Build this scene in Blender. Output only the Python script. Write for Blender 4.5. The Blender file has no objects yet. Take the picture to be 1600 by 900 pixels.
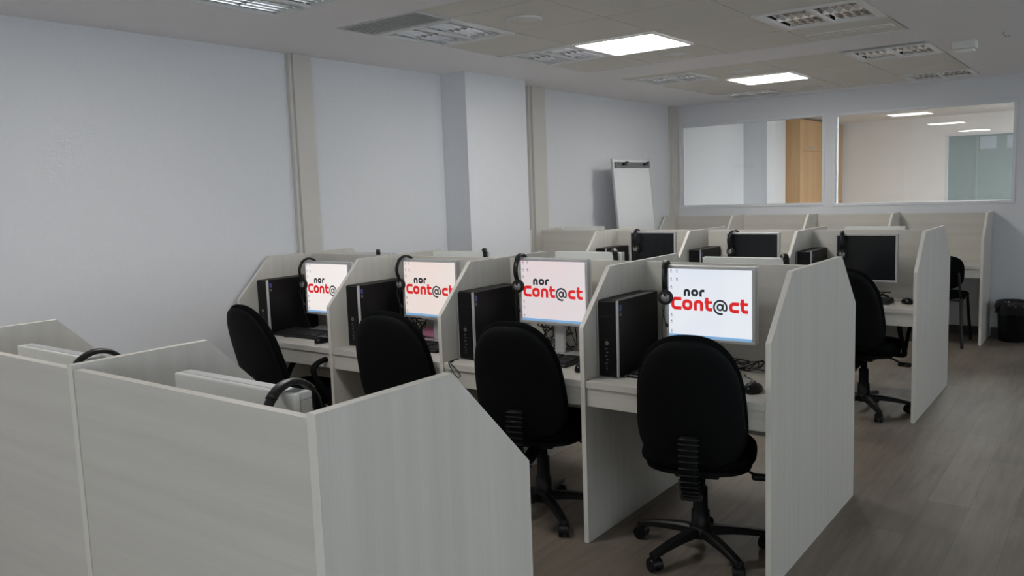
import bpy, bmesh, math, random
from mathutils import Vector, Matrix
random.seed(7)
PI = math.pi
sc = bpy.context.scene
col = sc.collection

# ------------------------------------------------------------------ camera
YAW, PITCH, ROLL, FPX, CAMZ = 0.6449, 0.1163, 0.036, 1285.34, 1.5428
fwd = Vector((-math.sin(YAW)*math.cos(PITCH), math.cos(YAW)*math.cos(PITCH), -math.sin(PITCH)))
rgt = Vector((math.cos(YAW), math.sin(YAW), 0)); upv = rgt.cross(fwd)
cr, sr = math.cos(ROLL), math.sin(ROLL)
cx = rgt*cr - upv*sr; cy = rgt*sr + upv*cr; cz = -fwd
cam_data = bpy.data.cameras.new('camera'); cam = bpy.data.objects.new('camera', cam_data); col.objects.link(cam)
m = Matrix(((cx.x, cy.x, cz.x, 0), (cx.y, cy.y, cz.y, 0), (cx.z, cy.z, cz.z, CAMZ), (0, 0, 0, 1)))
cam.matrix_world = m
cam_data.sensor_width = 36; cam_data.sensor_fit = 'HORIZONTAL'; cam_data.lens = FPX/1600*36
cam_data.clip_start = 0.05; cam_data.clip_end = 200
sc.camera = cam

# ------------------------------------------------------------------ light and exposure
LAMP = 19.0            # emission of the lit ceiling panels
SKY = 4.1             # daylight through the windows
sc.view_settings.view_transform = 'Standard'; sc.view_settings.look = 'None'
sc.view_settings.gamma = 1; sc.view_settings.use_curve_mapping = False
sc.view_settings.exposure = 0.22
w = bpy.data.worlds.new('world'); sc.world = w; w.use_nodes = True
bg = w.node_tree.nodes['Background']; bg.inputs[0].default_value = (0.90, 0.955, 1.0, 1); bg.inputs[1].default_value = SKY
def portal(loc, rot, sx, sy):
    l = bpy.data.lights.new('daylight_portal', 'AREA'); l.shape = 'RECTANGLE'; l.size = sx; l.size_y = sy
    l.cycles.is_portal = True
    o = bpy.data.objects.new('daylight_portal', l); o.location = loc; o.rotation_euler = rot; col.objects.link(o)
RX = 3.0              # right wall
YB = -3.2             # back wall
WIN_R = [(-2.6, -0.4), (0.6, 2.4), (3.4, 5.2), (6.2, 8.0)]
WIN_B_FILL = [(-1.3, 0.6), (0.9, 2.8)]  # unseen back windows, added to bring light from behind the camera
for a, b in WIN_R + [(10.0, 13.2)]: portal((RX+0.1, (a+b)/2, 1.55), (0, PI/2, 0), 1.2, b-a)
for a, b in WIN_B_FILL: portal(((a+b)/2, YB-0.1, 1.55), (PI/2, 0, PI), b-a, 1.2)

# ------------------------------------------------------------------ dimensions
HC = 2.46; LX = -4.307; FY = 9.011
HP = 1.2; TH = 0.0213; W = 0.8088; D1 = 0.582; CH = 0.2409; CF = 0.9566; DZ = 0.7258
X0 = -1.031
def DX(k): return X0 - k*W           # right face of divider k
YA = 0.834; YBF = 2.939; YCF = 5.54; YD = 8.425

# ------------------------------------------------------------------ materials
def new_mat(name):
    mt = bpy.data.materials.new(name); mt.use_nodes = True
    return mt, mt.node_tree.nodes, mt.node_tree.links, mt.node_tree.nodes['Principled BSDF']
def plain(name, c, rough=.5, metal=0, bump=0, bscale=200, spec=None, coat=0):
    mt, n, l, b = new_mat(name)
    tc = n.new('ShaderNodeTexCoord'); nz = n.new('ShaderNodeTexNoise'); nz.inputs['Scale'].default_value = bscale
    l.new(tc.outputs['Object'], nz.inputs['Vector'])
    mx = n.new('ShaderNodeMixRGB'); mx.inputs[1].default_value = (*[v*.96 for v in c], 1); mx.inputs[2].default_value = (*[min(1, v*1.04) for v in c], 1)
    l.new(nz.outputs['Fac'], mx.inputs[0]); l.new(mx.outputs[0], b.inputs['Base Color'])
    b.inputs['Roughness'].default_value = rough; b.inputs['Metallic'].default_value = metal
    if spec is not None: b.inputs['Specular IOR Level'].default_value = spec
    if coat: b.inputs['Coat Weight'].default_value = coat
    if bump:
        bp = n.new('ShaderNodeBump'); bp.inputs['Strength'].default_value = bump; bp.inputs['Distance'].default_value = .002
        l.new(nz.outputs['Fac'], bp.inputs['Height']); l.new(bp.outputs[0], b.inputs['Normal'])
    return mt
def laminate(name, sc3, c1, c2):
    mt, n, l, b = new_mat(name)
    tc = n.new('ShaderNodeTexCoord'); mp = n.new('ShaderNodeMapping'); mp.inputs['Scale'].default_value = sc3
    l.new(tc.outputs['Object'], mp.inputs['Vector'])
    n1 = n.new('ShaderNodeTexNoise'); n1.inputs['Scale'].default_value = 1; n1.inputs['Detail'].default_value = 6; n1.inputs['Roughness'].default_value = .7
    n2 = n.new('ShaderNodeTexNoise'); n2.inputs['Scale'].default_value = .12; n2.inputs['Detail'].default_value = 2
    l.new(mp.outputs[0], n1.inputs['Vector']); l.new(mp.outputs[0], n2.inputs['Vector'])
    ad = n.new('ShaderNodeMath'); ad.operation = 'MULTIPLY_ADD'; ad.inputs[1].default_value = .6
    l.new(n2.outputs['Fac'], ad.inputs[0]); 
    m2 = n.new('ShaderNodeMath'); m2.operation = 'MULTIPLY'; m2.inputs[1].default_value = .5
    l.new(n1.outputs['Fac'], m2.inputs[0]); l.new(m2.outputs[0], ad.inputs[2])
    r = n.new('ShaderNodeValToRGB'); r.color_ramp.elements[0].position = .35; r.color_ramp.elements[0].color = (*c1, 1)
    r.color_ramp.elements[1].position = .75; r.color_ramp.elements[1].color = (*c2, 1)
    l.new(ad.outputs[0], r.inputs[0]); l.new(r.outputs[0], b.inputs['Base Color'])
    b.inputs['Roughness'].default_value = .45
    return mt
LC1, LC2 = (.575, .555, .515), (.66, .64, .595)
M = {}
M['lam_v'] = laminate('laminate_vertical', (220, 220, 5), LC1, LC2)
M['lam_h'] = laminate('laminate_horizontal', (5, 220, 220), LC1, LC2)
M['lam_edge'] = plain('laminate_edge', (.74, .72, .67), .45)
M['wall'] = plain('painted_wall', (.72, .735, .77), .8, bump=.15, bscale=90)
M['wall2'] = plain('painted_wall_cream', (.86, .855, .85), .8, bump=.15, bscale=90)
M['ceil'] = plain('painted_ceiling', (.88, .86, .88), .85, bump=.1, bscale=70)
M['tile'] = plain('ceiling_tile_board', (.78, .75, .70), .9, bump=.3, bscale=260)
M['pilaster'] = plain('grey_beige_paint', (.60, .58, .55), .6)
M['skirt'] = plain('dark_brown_skirting', (.05, .04, .035), .5)
M['white'] = plain('white_lacquer', (.80, .80, .80), .35)
M['whitemetal'] = plain('white_metal', (.72, .72, .70), .4)
M['winframe'] = plain('white_window_frame', (.74, .76, .80), .4)
M['silver'] = plain('silver_plastic', (.56, .57, .58), .35, metal=.25)
M['backpl'] = plain('pale_grey_plastic', (.80, .82, .80), .4)
M['black'] = plain('black_plastic', (.008, .008, .009), .42, spec=.35)
M['blackg'] = plain('glossy_black_plastic', (.005, .005, .006), .28, spec=.3)
M['case'] = plain('black_case_metal', (.005, .005, .006), .5, spec=.2)
M['fabric'] = plain('black_fabric', (.0042, .0046, .0052), .95, bump=.5, bscale=500, spec=.06)
M['shell'] = plain('black_chair_shell', (.0042, .0046, .0052), .65, bump=.1, bscale=300, spec=.14)
M['rubber'] = plain('black_rubber', (.008, .008, .008), .65)
M['chrome'] = plain('chrome', (.75, .75, .76), .15, metal=1)
M['steel'] = plain('dull_steel', (.30, .30, .31), .45, metal=.5)
M['grey'] = plain('mid_grey_plastic', (.13, .13, .135), .45)
M['mirror'] = plain('mirror_reflector', (.9, .9, .91), .14, metal=1)
M['grille'] = plain('grey_grille_paint', (.60, .61, .62), .5)
M['dark'] = plain('dark_recess', (.03, .03, .03), .8)
M['pink'] = plain('pink_cloth', (.62, .24, .36), .85, bump=.6, bscale=60)
M['blue'] = plain('blue_sticker', (.03, .06, .30), .3)
M['bag'] = plain('black_bin_liner', (.010, .010, .011), .22, bump=.8, bscale=35)
M['tube'] = plain('unlit_tube', (.8, .8, .8), .25)
M['offscreen'] = plain('dark_screen', (.012, .014, .017), .22)
M['board'] = plain('whiteboard_enamel', (.70, .73, .75), .16)
M['key'] = plain('key_caps', (.015, .015, .016), .5)

def floor_mat():
    mt, n, l, b = new_mat('vinyl_planks')
    tc = n.new('ShaderNodeTexCoord'); mp = n.new('ShaderNodeMapping'); mp.inputs['Rotation'].default_value = (0, 0, PI/2)
    l.new(tc.outputs['Object'], mp.inputs['Vector'])
    br = n.new('ShaderNodeTexBrick'); br.inputs['Scale'].default_value = 1; br.inputs['Brick Width'].default_value = 1.25; br.inputs['Row Height'].default_value = .18
    br.inputs['Mortar Size'].default_value = .0012; br.inputs['Color1'].default_value = (0, 0, 0, 1); br.inputs['Color2'].default_value = (1, 1, 1, 1); br.inputs['Mortar'].default_value = (.4, .4, .4, 1)
    br.offset = .37
    l.new(mp.outputs[0], br.inputs['Vector'])
    ms = n.new('ShaderNodeMapping'); ms.inputs['Scale'].default_value = (26, 2.2, 1); l.new(tc.outputs['Object'], ms.inputs['Vector'])
    n1 = n.new('ShaderNodeTexNoise'); n1.inputs['Scale'].default_value = 1; n1.inputs['Detail'].default_value = 8; n1.inputs['Roughness'].default_value = .65; n1.inputs['Distortion'].default_value = .6
    l.new(ms.outputs[0], n1.inputs['Vector'])
    ms2 = n.new('ShaderNodeMapping'); ms2.inputs['Scale'].default_value = (3.2, .9, 1); l.new(tc.outputs['Object'], ms2.inputs['Vector'])
    n2 = n.new('ShaderNodeTexNoise'); n2.inputs['Scale'].default_value = 1.2; n2.inputs['Detail'].default_value = 4; l.new(ms2.outputs[0], n2.inputs['Vector'])
    a = n.new('ShaderNodeMath'); a.operation = 'MULTIPLY'; a.inputs[1].default_value = .14; l.new(br.outputs['Color'], a.inputs[0])
    b1 = n.new('ShaderNodeMath'); b1.operation = 'MULTIPLY_ADD'; b1.inputs[1].default_value = .45; l.new(n1.outputs['Fac'], b1.inputs[0]); l.new(a.outputs[0], b1.inputs[2])
    b2 = n.new('ShaderNodeMath'); b2.operation = 'MULTIPLY_ADD'; b2.inputs[1].default_value = .65; l.new(n2.outputs['Fac'], b2.inputs[0]); l.new(b1.outputs[0], b2.inputs[2])
    r = n.new('ShaderNodeValToRGB')
    e = r.color_ramp.elements; e[0].position = .38; e[0].color = (.100, .080, .063, 1); e[1].position = .85; e[1].color = (.262, .220, .178, 1)
    l.new(b2.outputs[0], r.inputs[0])
    mo = n.new('ShaderNodeMixRGB'); mo.blend_type = 'MULTIPLY'; mo.inputs[2].default_value = (.72, .72, .72, 1)
    l.new(br.outputs['Fac'], mo.inputs[0]); l.new(r.outputs[0], mo.inputs[1]); l.new(mo.outputs[0], b.inputs['Base Color'])
    b.inputs['Roughness'].default_value = .55
    return mt
M['floor'] = floor_mat()
def wood_mat(name, c1, c2):
    return laminate(name, (40, 40, 1.5), c1, c2)
M['wood'] = wood_mat('orange_wood_veneer', (.46, .26, .10), (.60, .38, .17))
def emis(name, c, s):
    mt, n, l, b = new_mat(name)
    b.inputs['Base Color'].default_value = (0.02, 0.02, 0.02, 1); b.inputs['Emission Color'].default_value = (*c, 1); b.inputs['Emission Strength'].default_value = s
    b.inputs['Roughness'].default_value = .3
    return mt
M['lamp'] = emis('lit_diffuser', (1.0, .97, .93), LAMP)
M['fill_lamp'] = emis('fill_diffuser_next_room', (1.0, .98, .96), 28)  # glow of the added panels that brighten the next room
M['emled'] = plain('emergency_lens', (.85, .85, .85), .3)
def glass(name, tint, refl_ior=1.5, rough=0.0):
    mt = bpy.data.materials.new(name); mt.use_nodes = True; n = mt.node_tree.nodes; l = mt.node_tree.links
    n.clear(); out = n.new('ShaderNodeOutputMaterial'); mix = n.new('ShaderNodeMixShader'); tr = n.new('ShaderNodeBsdfTransparent'); gl = n.new('ShaderNodeBsdfGlossy'); fr = n.new('ShaderNodeFresnel')
    tr.inputs[0].default_value = (*tint, 1); gl.inputs['Roughness'].default_value = rough; fr.inputs['IOR'].default_value = refl_ior
    l.new(fr.outputs[0], mix.inputs[0]); l.new(tr.outputs[0], mix.inputs[1]); l.new(gl.outputs[0], mix.inputs[2]); l.new(mix.outputs[0], out.inputs[0])
    return mt
M['glass'] = glass('clear_pane', (.95, .97, .97), 1.5)
M['glass_out'] = glass('outer_pane', (.95, .97, .97), 1.45)
M['teal'] = plain('grey_green_painted_view', (.30, .38, .38), .35)  # outdoor view and reflections painted as one flat tone
M['palesky'] = plain('pale_blue_painted_sky', (.46, .54, .60), .35)  # bright sky and reflections painted as pale colour
M['teal2'] = plain('pale_green_film', (.36, .44, .44), .35)

# ------------------------------------------------------------------ mesh helpers
def box(bm, x0, x1, y0, y1, z0, z1, mi=0):
    v = [bm.verts.new((x, y, z)) for x in (x0, x1) for y in (y0, y1) for z in (z0, z1)]
    for f in ((0, 1, 3, 2), (4, 6, 7, 5), (0, 4, 5, 1), (2, 3, 7, 6), (0, 2, 6, 4), (1, 5, 7, 3)):
        bm.faces.new([v[i] for i in f]).material_index = mi
    return v
def rbox(bm, x0, x1, y0, y1, z0, z1, r=.004, seg=2, mi=0):
    t = bmesh.new(); box(t, x0, x1, y0, y1, z0, z1, mi)
    r = min(r, .49*min(x1-x0, y1-y0, z1-z0))
    bmesh.ops.bevel(t, geom=t.edges[:], offset=r, segments=seg, affect='EDGES', profile=.5)
    merge(bm, t)
def merge(bm, t, mat=None):
    if mat is not None: bmesh.ops.transform(t, matrix=mat, verts=t.verts)
    vm = {v: bm.verts.new(v.co) for v in t.verts}
    for f in t.faces:
        try:
            g = bm.faces.new([vm[v] for v in f.verts]); g.material_index = f.material_index; g.smooth = f.smooth
        except ValueError: pass
    t.free()
def prism(bm, pts, axis, a, b, mi=0, side_mi=None, edge_mis=None):
    """pts 2-D outline extruded along an axis from a to b"""
    def P(p, t):
        return {'x': (t, p[0], p[1]), 'y': (p[0], t, p[1]), 'z': (p[0], p[1], t)}[axis]
    A = [bm.verts.new(P(p, a)) for p in pts]; B = [bm.verts.new(P(p, b)) for p in pts]
    bm.faces.new(A).material_index = mi; bm.faces.new(B[::-1]).material_index = mi
    n = len(pts)
    for i in range(n):
        f = bm.faces.new((A[i], B[i], B[(i+1) % n], A[(i+1) % n])); f.material_index = side_mi if side_mi is not None else mi
def cyl(bm, p0, p1, r0, r1=None, n=16, cap=True, mi=0, smooth=True):
    r1 = r0 if r1 is None else r1
    p0 = Vector(p0); p1 = Vector(p1); d = (p1-p0).normalized()
    a = d.orthogonal().normalized(); b = d.cross(a)
    A = [bm.verts.new(p0+(a*math.cos(2*PI*i/n)+b*math.sin(2*PI*i/n))*r0) for i in range(n)]
    B = [bm.verts.new(p1+(a*math.cos(2*PI*i/n)+b*math.sin(2*PI*i/n))*r1) for i in range(n)]
    for i in range(n):
        f = bm.faces.new((A[i], A[(i+1) % n], B[(i+1) % n], B[i])); f.smooth = smooth; f.material_index = mi
    if cap:
        bm.faces.new(A[::-1]).material_index = mi; bm.faces.new(B).material_index = mi
def lathe(bm, prof, n=24, mi=0, centre=(0, 0, 0)):
    rings = []
    for r, z in prof:
        rings.append([bm.verts.new((centre[0]+r*math.cos(2*PI*i/n), centre[1]+r*math.sin(2*PI*i/n), centre[2]+z)) for i in range(n)])
    for a, b in zip(rings, rings[1:]):
        for i in range(n):
            f = bm.faces.new((a[i], a[(i+1) % n], b[(i+1) % n], b[i])); f.smooth = True; f.material_index = mi
    bm.faces.new(rings[0][::-1]).material_index = mi; bm.faces.new(rings[-1]).material_index = mi
def catmull(pts, k=6):
    P = [Vector(p) for p in pts]; P = [P[0]*2-P[1]] + P + [P[-1]*2-P[-2]]; out = []
    for i in range(1, len(P)-2):
        for j in range(k):
            t = j/k; a, b, c, d = P[i-1], P[i], P[i+1], P[i+2]
            out.append(.5*((2*b)+(c-a)*t+(2*a-5*b+4*c-d)*t*t+(3*b-a-3*c+d)*t**3))
    out.append(P[-2]); return out
def tube(bm, pts, r, n=8, smooth_path=True, mi=0, k=6, flat=None, closed=False, ref=None):
    P = catmull(pts, k) if smooth_path else [Vector(p) for p in pts]
    rings = []; ref = Vector(ref) if ref else None
    pa = None
    for i, p in enumerate(P):
        d = (P[min(i+1, len(P)-1)]-P[max(i-1, 0)])
        if d.length < 1e-9: d = Vector((0, 0, 1))
        d.normalize()
        if ref: a = (ref-d*ref.dot(d)).normalized()
        elif pa is None: a = d.orthogonal().normalized()
        else: a = (pa-d*pa.dot(d)).normalized()
        pa = a; b = d.cross(a); ra, rb = (r, r) if flat is None else flat
        rings.append([bm.verts.new(p+a*math.cos(2*PI*j/n)*ra+b*math.sin(2*PI*j/n)*rb) for j in range(n)])
    for a, b in zip(rings, rings[1:]):
        for j in range(n):
            f = bm.faces.new((a[j], a[(j+1) % n], b[(j+1) % n], b[j])); f.smooth = True; f.material_index = mi
    bm.faces.new(rings[0][::-1]); bm.faces.new(rings[-1])
def pad(bm, w, h, t, top_w=1.0, n=40, e=2.6, bend=0.0, mi=0, vbend=0.0, elow=None):
    """cushion in the XZ plane, thickness along Y, centred; outline a superellipse"""
    out = []
    for i in range(n):
        a = 2*PI*i/n; c, s = math.cos(a), math.sin(a); q = elow if (elow and s < 0) else e
        x = abs(c)**(2/q)*(1 if c >= 0 else -1)*w/2; z = abs(s)**(2/q)*(1 if s >= 0 else -1)*h/2
        f = 1+(top_w-1)*(z/h+.5); out.append((x*f, z))
    prof = [(.0, -.5), (.45, -.5), (.80, -.47), (.93, -.36), (.99, -.16), (1, 0), (.99, .16), (.93, .36), (.80, .47), (.45, .5), (0, .5)]
    rings = []
    for s, y in prof:
        if s == 0: rings.append([bm.verts.new((0, y*t, 0))]); continue
        rings.append([bm.verts.new((x*s, y*t + bend*(x*s/(w/2))**2 + vbend*((z*s)/(h/2))**2, z*s)) for x, z in out])
    for a, b in zip(rings, rings[1:]):
        for i in range(n):
            j = (i+1) % n
            q = ([a[0]] if len(a) == 1 else [a[i], a[j]]) + ([b[0]] if len(b) == 1 else [b[j], b[i]])
            f = bm.faces.new(q); f.smooth = True; f.material_index = mi
def obj(name, bm, mats, parent=None, loc=None, label=None, fixn=True):
    if fixn: bmesh.ops.recalc_face_normals(bm, faces=bm.faces)
    me = bpy.data.meshes.new(name); bm.to_mesh(me); bm.free()
    for mm in (mats if isinstance(mats, (list, tuple)) else [mats]): me.materials.append(M[mm] if isinstance(mm, str) else mm)
    o = bpy.data.objects.new(name, me); col.objects.link(o)
    if parent: o.parent = parent
    if loc: o.location = loc
    if label: o['label'] = label
    return o
def tag(o, label, cat, group=None):
    o['label'] = label; o['category'] = cat
    if group: o['group'] = group
    return o
def thing(name, label, cat, loc=(0, 0, 0), rz=0, group=None):
    o = bpy.data.objects.new(name, None); o.empty_display_size = .1; col.objects.link(o); o.location = loc; o.rotation_euler = (0, 0, rz)
    return tag(o, label, cat, group)
def struct(name, bm, mats, loc=None):
    o = obj(name, bm, mats, loc=loc); o['kind'] = 'structure'; return o
def dup(root, label, loc, rz=0, group=None):
    r = root.copy(); col.objects.link(r); r.location = loc; r.rotation_euler = (0, 0, rz); r['label'] = label
    if group: r['group'] = group
    def rec(src, dst):
        for ch in list(src.children):
            c = ch.copy(); col.objects.link(c); c.parent = dst; rec(ch, c)
    rec(root, r)
    return r
def B(): return bmesh.new()

# ------------------------------------------------------------------ room shell
YE = 14.2                       # end of the room behind the glazing
bm = B(); box(bm, LX-.2, RX+.2, YB-.2, YE+.2, -.2, 0); struct('floor', bm, 'floor')
def wall_with_holes(name, axis, pos0, pos1, u0, u1, z0, z1, holes, mat):
    """wall slab across u with rectangular holes (ua, ub, za, zb), all joined in one mesh"""
    bm = B(); us = sorted({u0, u1, *[h[0] for h in holes], *[h[1] for h in holes]}); zs = sorted({z0, z1, *[h[2] for h in holes], *[h[3] for h in holes]})
    for a, b in zip(us, us[1:]):
        for c, d in zip(zs, zs[1:]):
            um, zm = (a+b)/2, (c+d)/2
            if any(h[0] < um < h[1] and h[2] < zm < h[3] for h in holes): continue
            if axis == 'x': box(bm, pos0, pos1, a, b, c, d)
            else: box(bm, a, b, pos0, pos1, c, d)
    bmesh.ops.remove_doubles(bm, verts=bm.verts, dist=1e-5)
    seen = {}; 
    for f in bm.faces: seen.setdefault(frozenset(v.index for v in f.verts), []).append(f)
    bm.verts.index_update(); seen = {}
    for f in bm.faces: seen.setdefault(frozenset(v.index for v in f.verts), []).append(f)
    dead = [f for k, fs in seen.items() if len(fs) > 1 for f in fs]
    bmesh.ops.delete(bm, geom=dead, context='FACES_ONLY')
    return struct(name, bm, mat)
bm = B(); box(bm, LX-.2, LX, YB-.2, FY+.1, 0, HC); struct('wall_left', bm, 'wall')
wall_with_holes('wall_right', 'x', RX, RX+.2, YB-.2, FY+.1, 0, HC, [(a, b, .95, 2.15) for a, b in WIN_R], 'wall')
wall_with_holes('wall_back', 'y', YB-.2, YB, LX, RX, 0, HC, [(a, b, .95, 2.15) for a, b in WIN_B_FILL], 'wall')
GL = (-4.252, -2.592, 1.282, 2.243); GR = (-2.512, -.862, 1.272, 2.232)
wall_with_holes('wall_far', 'y', FY, FY+.1, LX, RX, 0, HC, [GL, GR], 'wall')
# column on the left wall and the boxed pipes
bm = B(); box(bm, LX, -4.06, 4.90, 5.68, 0, HC); struct('trim_1', bm, 'wall')
bm = B()
for y0, y1, x1 in ((3.455, 3.60, -4.262), ):
    rbox(bm, LX, x1, y0, y1, 0, HC, .004); rbox(bm, LX, x1-.015, y0-.025, y0, 0, HC, .003)
struct('trim_2', bm, 'pilaster')
bm = B(); rbox(bm, LX, -4.24, 6.03, 6.235, 0, HC, .004); rbox(bm, LX, -4.262, 6.0, 6.03, 0, HC, .003); struct('trim_3', bm, 'pilaster')
bm = B(); rbox(bm, LX, -4.265, 8.88, FY, 0, HC, .004); rbox(bm, LX, -4.285, 8.84, 8.88, 0, HC, .003); struct('trim_4', bm, 'pilaster')
bm = B(); rbox(bm, -1.02, RX, FY-.014, FY, 0, .085, .004); rbox(bm, LX+.05, -1.06, FY-.014, FY, 0, .085, .004); struct('baseboard_far', bm, 'skirt')
bm = B(); rbox(bm, LX, LX+.014, YB, 3.42, 0, .085, .004); rbox(bm, LX, LX+.014, 3.61, 4.89, 0, .085, .004); struct('baseboard_left', bm, 'skirt')
# interior glazing
def pane_window(name, h, y0, y1, gm, fw=.028, mullion=None):
    bm = B(); a, b, c, d = h
    for (p, q, r, s) in ((a, b, c, c+fw), (a, b, d-fw, d), (a, a+fw, c+fw, d-fw), (b-fw, b, c+fw, d-fw)):
        rbox(bm, p, q, y0, y1, r, s, .003)
    fr = struct(name, bm, 'winframe')
    bm = B(); box(bm, a+fw, b-fw, (y0+y1)/2-.003, (y0+y1)/2+.003, c+fw, d-fw)
    g = obj('glass_pane', bm, gm, fr); return fr
pane_window('window_1', GL, FY-.012, FY+.112, 'glass'); pane_window('window_2', GR, FY-.012, FY+.112, 'glass')
for i, (a, b) in enumerate(WIN_R):
    bm = B(); fw = .05
    for (p, q, r, s) in ((a, b, .95, 1.0), (a, b, 2.10, 2.15), (a, a+fw, 1.0, 2.10), (b-fw, b, 1.0, 2.10), ((a+b)/2-.03, (a+b)/2+.03, 1.0, 2.10)):
        box(bm, RX+.05, RX+.11, p, q, r, s)
    fr = struct('window_%d' % (i+3), bm, 'winframe')
    bm = B(); box(bm, RX+.077, RX+.083, a+fw, b-fw, 1.0, 2.10); obj('glass_pane', bm, 'glass_out', fr)

for i, (a, b) in enumerate(WIN_B_FILL):
    bm = B(); fw = .05
    for (p, q, r, t_) in ((a, b, .95, 1.0), (a, b, 2.10, 2.15), (a, a+fw, 1.0, 2.10), (b-fw, b, 1.0, 2.10), ((a+b)/2-.03, (a+b)/2+.03, 1.0, 2.10)):
        box(bm, p, q, YB-.11, YB-.05, r, t_)
    fr = struct('window_%d' % (i+8), bm, 'winframe')  # frame of an added light opening in the back wall
    bm = B(); box(bm, a+fw, b-fw, YB-.083, YB-.077, 1.0, 2.10); obj('glass_pane', bm, 'glass_out', fr)
# room beyond the glazing
bm = B(); box(bm, LX-.2, LX, FY+.1, YE+.2, 0, HC); struct('wall_left', bm, 'wall')
bm = B(); box(bm, LX, -3.98, 11.17, 11.93, 0, HC); struct('trim_5', bm, 'wall')
wall_with_holes('wall_right', 'x', RX, RX+.2, FY+.1, YE+.2, 0, HC, [(10.0, 13.2, .95, 2.15)], 'wall2')  # unseen opening added so daylight brightens the next room
WT = (-2.28, -1.10, .7, 2.17)
wall_with_holes('wall_far', 'y', YE, YE+.2, LX, RX, 0, HC, [WT], 'wall2')
fr = pane_window('window_7', WT, YE-.01, YE+.08, 'teal', .03)  # opaque pane, with view and reflections put into its colour
bm = B(); box(bm, -1.88, -1.84, YE+.02, YE+.03, .73, 2.14); obj('window_mullion', bm, 'teal2', fr)
bm = B()
for a, b in ((-1.83, -1.62), (-1.48, -1.14)): box(bm, a, b, YE+.022, YE+.030, 1.93, 2.11)
obj('painted_sky_patch', bm, 'palesky', fr)  # sky brightness and reflections painted on as two patches

# ceiling with the tiled fields
XC = [-3.50, -2.91, -2.32, -1.73, -1.14]
F0 = [-0.02, .56, 1.14, 1.66, 2.24, 2.80]
SEC = {0: [0.0, .47, 1.02, 1.62, 2.17, 2.76], 1: [3.14, 3.415, 4.0, 4.58, 5.17, 5.75], 2: [6.28, 6.40, 6.98, 7.08, 7.66, 8.24, 8.80], -1: [-3.1, -2.6, -2.0, -1.62, -1.04, -.45]}
SECX = {0: [-3.50, -2.91, -2.32, -1.73, -1.14], 1: XC, 2: XC, -1: XC}
secs = [(XC[0], XC[-1], ys[0], ys[-1]) for ys in SEC.values()]
CZ = HC
def slab(name, u0, u1, v0, v1, holes, mat, zb, zt):
    bm = B(); us = sorted({u0, u1, *[h[0] for h in holes], *[h[1] for h in holes]}); vs = sorted({v0, v1, *[h[2] for h in holes], *[h[3] for h in holes]})
    for a, b in zip(us, us[1:]):
        for c, d in zip(vs, vs[1:]):
            if any(h[0] < (a+b)/2 < h[1] and h[2] < (c+d)/2 < h[3] for h in holes): continue
            box(bm, a, b, c, d, zb, zt)
    bmesh.ops.remove_doubles(bm, verts=bm.verts, dist=1e-5); bm.verts.index_update(); seen = {}
    for f in bm.faces: seen.setdefault(frozenset(v.index for v in f.verts), []).append(f)
    bmesh.ops.delete(bm, geom=[f for k, fs in seen.items() if len(fs) > 1 for f in fs], context='FACES_ONLY')
    return struct(name, bm, mat)
slab('ceiling', LX-.2, RX+.2, YB-.2, FY+.05, secs, 'ceil', CZ, CZ+.15)
bm = B(); box(bm, LX-.2, RX+.2, FY+.05, YE+.2, CZ, CZ+.15); struct('ceiling', bm, 'wall2')
def lamp_cells():
    used = {}
    def u(s, i, j, kind): used[(s, i, j)] = kind
    u(0, 0, 4, 'louver'); u(0, 1, 3, 'lit'); 
    u(1, 0, 0, 'grille'); u(1, 0, 1, 'louver'); u(1, 0, 3, 'louver'); u(1, 1, 3, 'lit'); u(1, 3, 3, 'louver')
    u(2, 0, 1, 'louver'); u(2, 0, 5, 'louver'); u(2, 1, 4, 'none'); u(2, 1, 3, 'lit'); u(2, 3, 0, 'slotgrille'); u(2, 3, 1, 'louver'); u(2, 3, 5, 'louver')
    u(-1, 1, 3, 'lit'); u(0, 3, 2, 'louver'); u(-1, 3, 3, 'louver')
    return used
CELLS = {k: v for k, v in lamp_cells().items() if v != 'none'}
for s, ys in SEC.items():
    bm = B(); g = .0035
    for i in range(4):
        for j in range(len(ys)-1):
            if (s, i, j) in CELLS: continue
            e = .012
            box(bm, XC[i]+g+(e if i == 0 else 0), XC[i+1]-g-(e if i == 3 else 0), ys[j]+g+(e if j == 0 else 0), ys[j+1]-g-(e if j == len(ys)-2 else 0), CZ+.004, CZ+.02)
    box(bm, XC[0], XC[-1], ys[0], ys[-1], CZ+.10, CZ+.12, 1)
    struct('ceiling', bm, ['tile', 'dark'])

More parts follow.
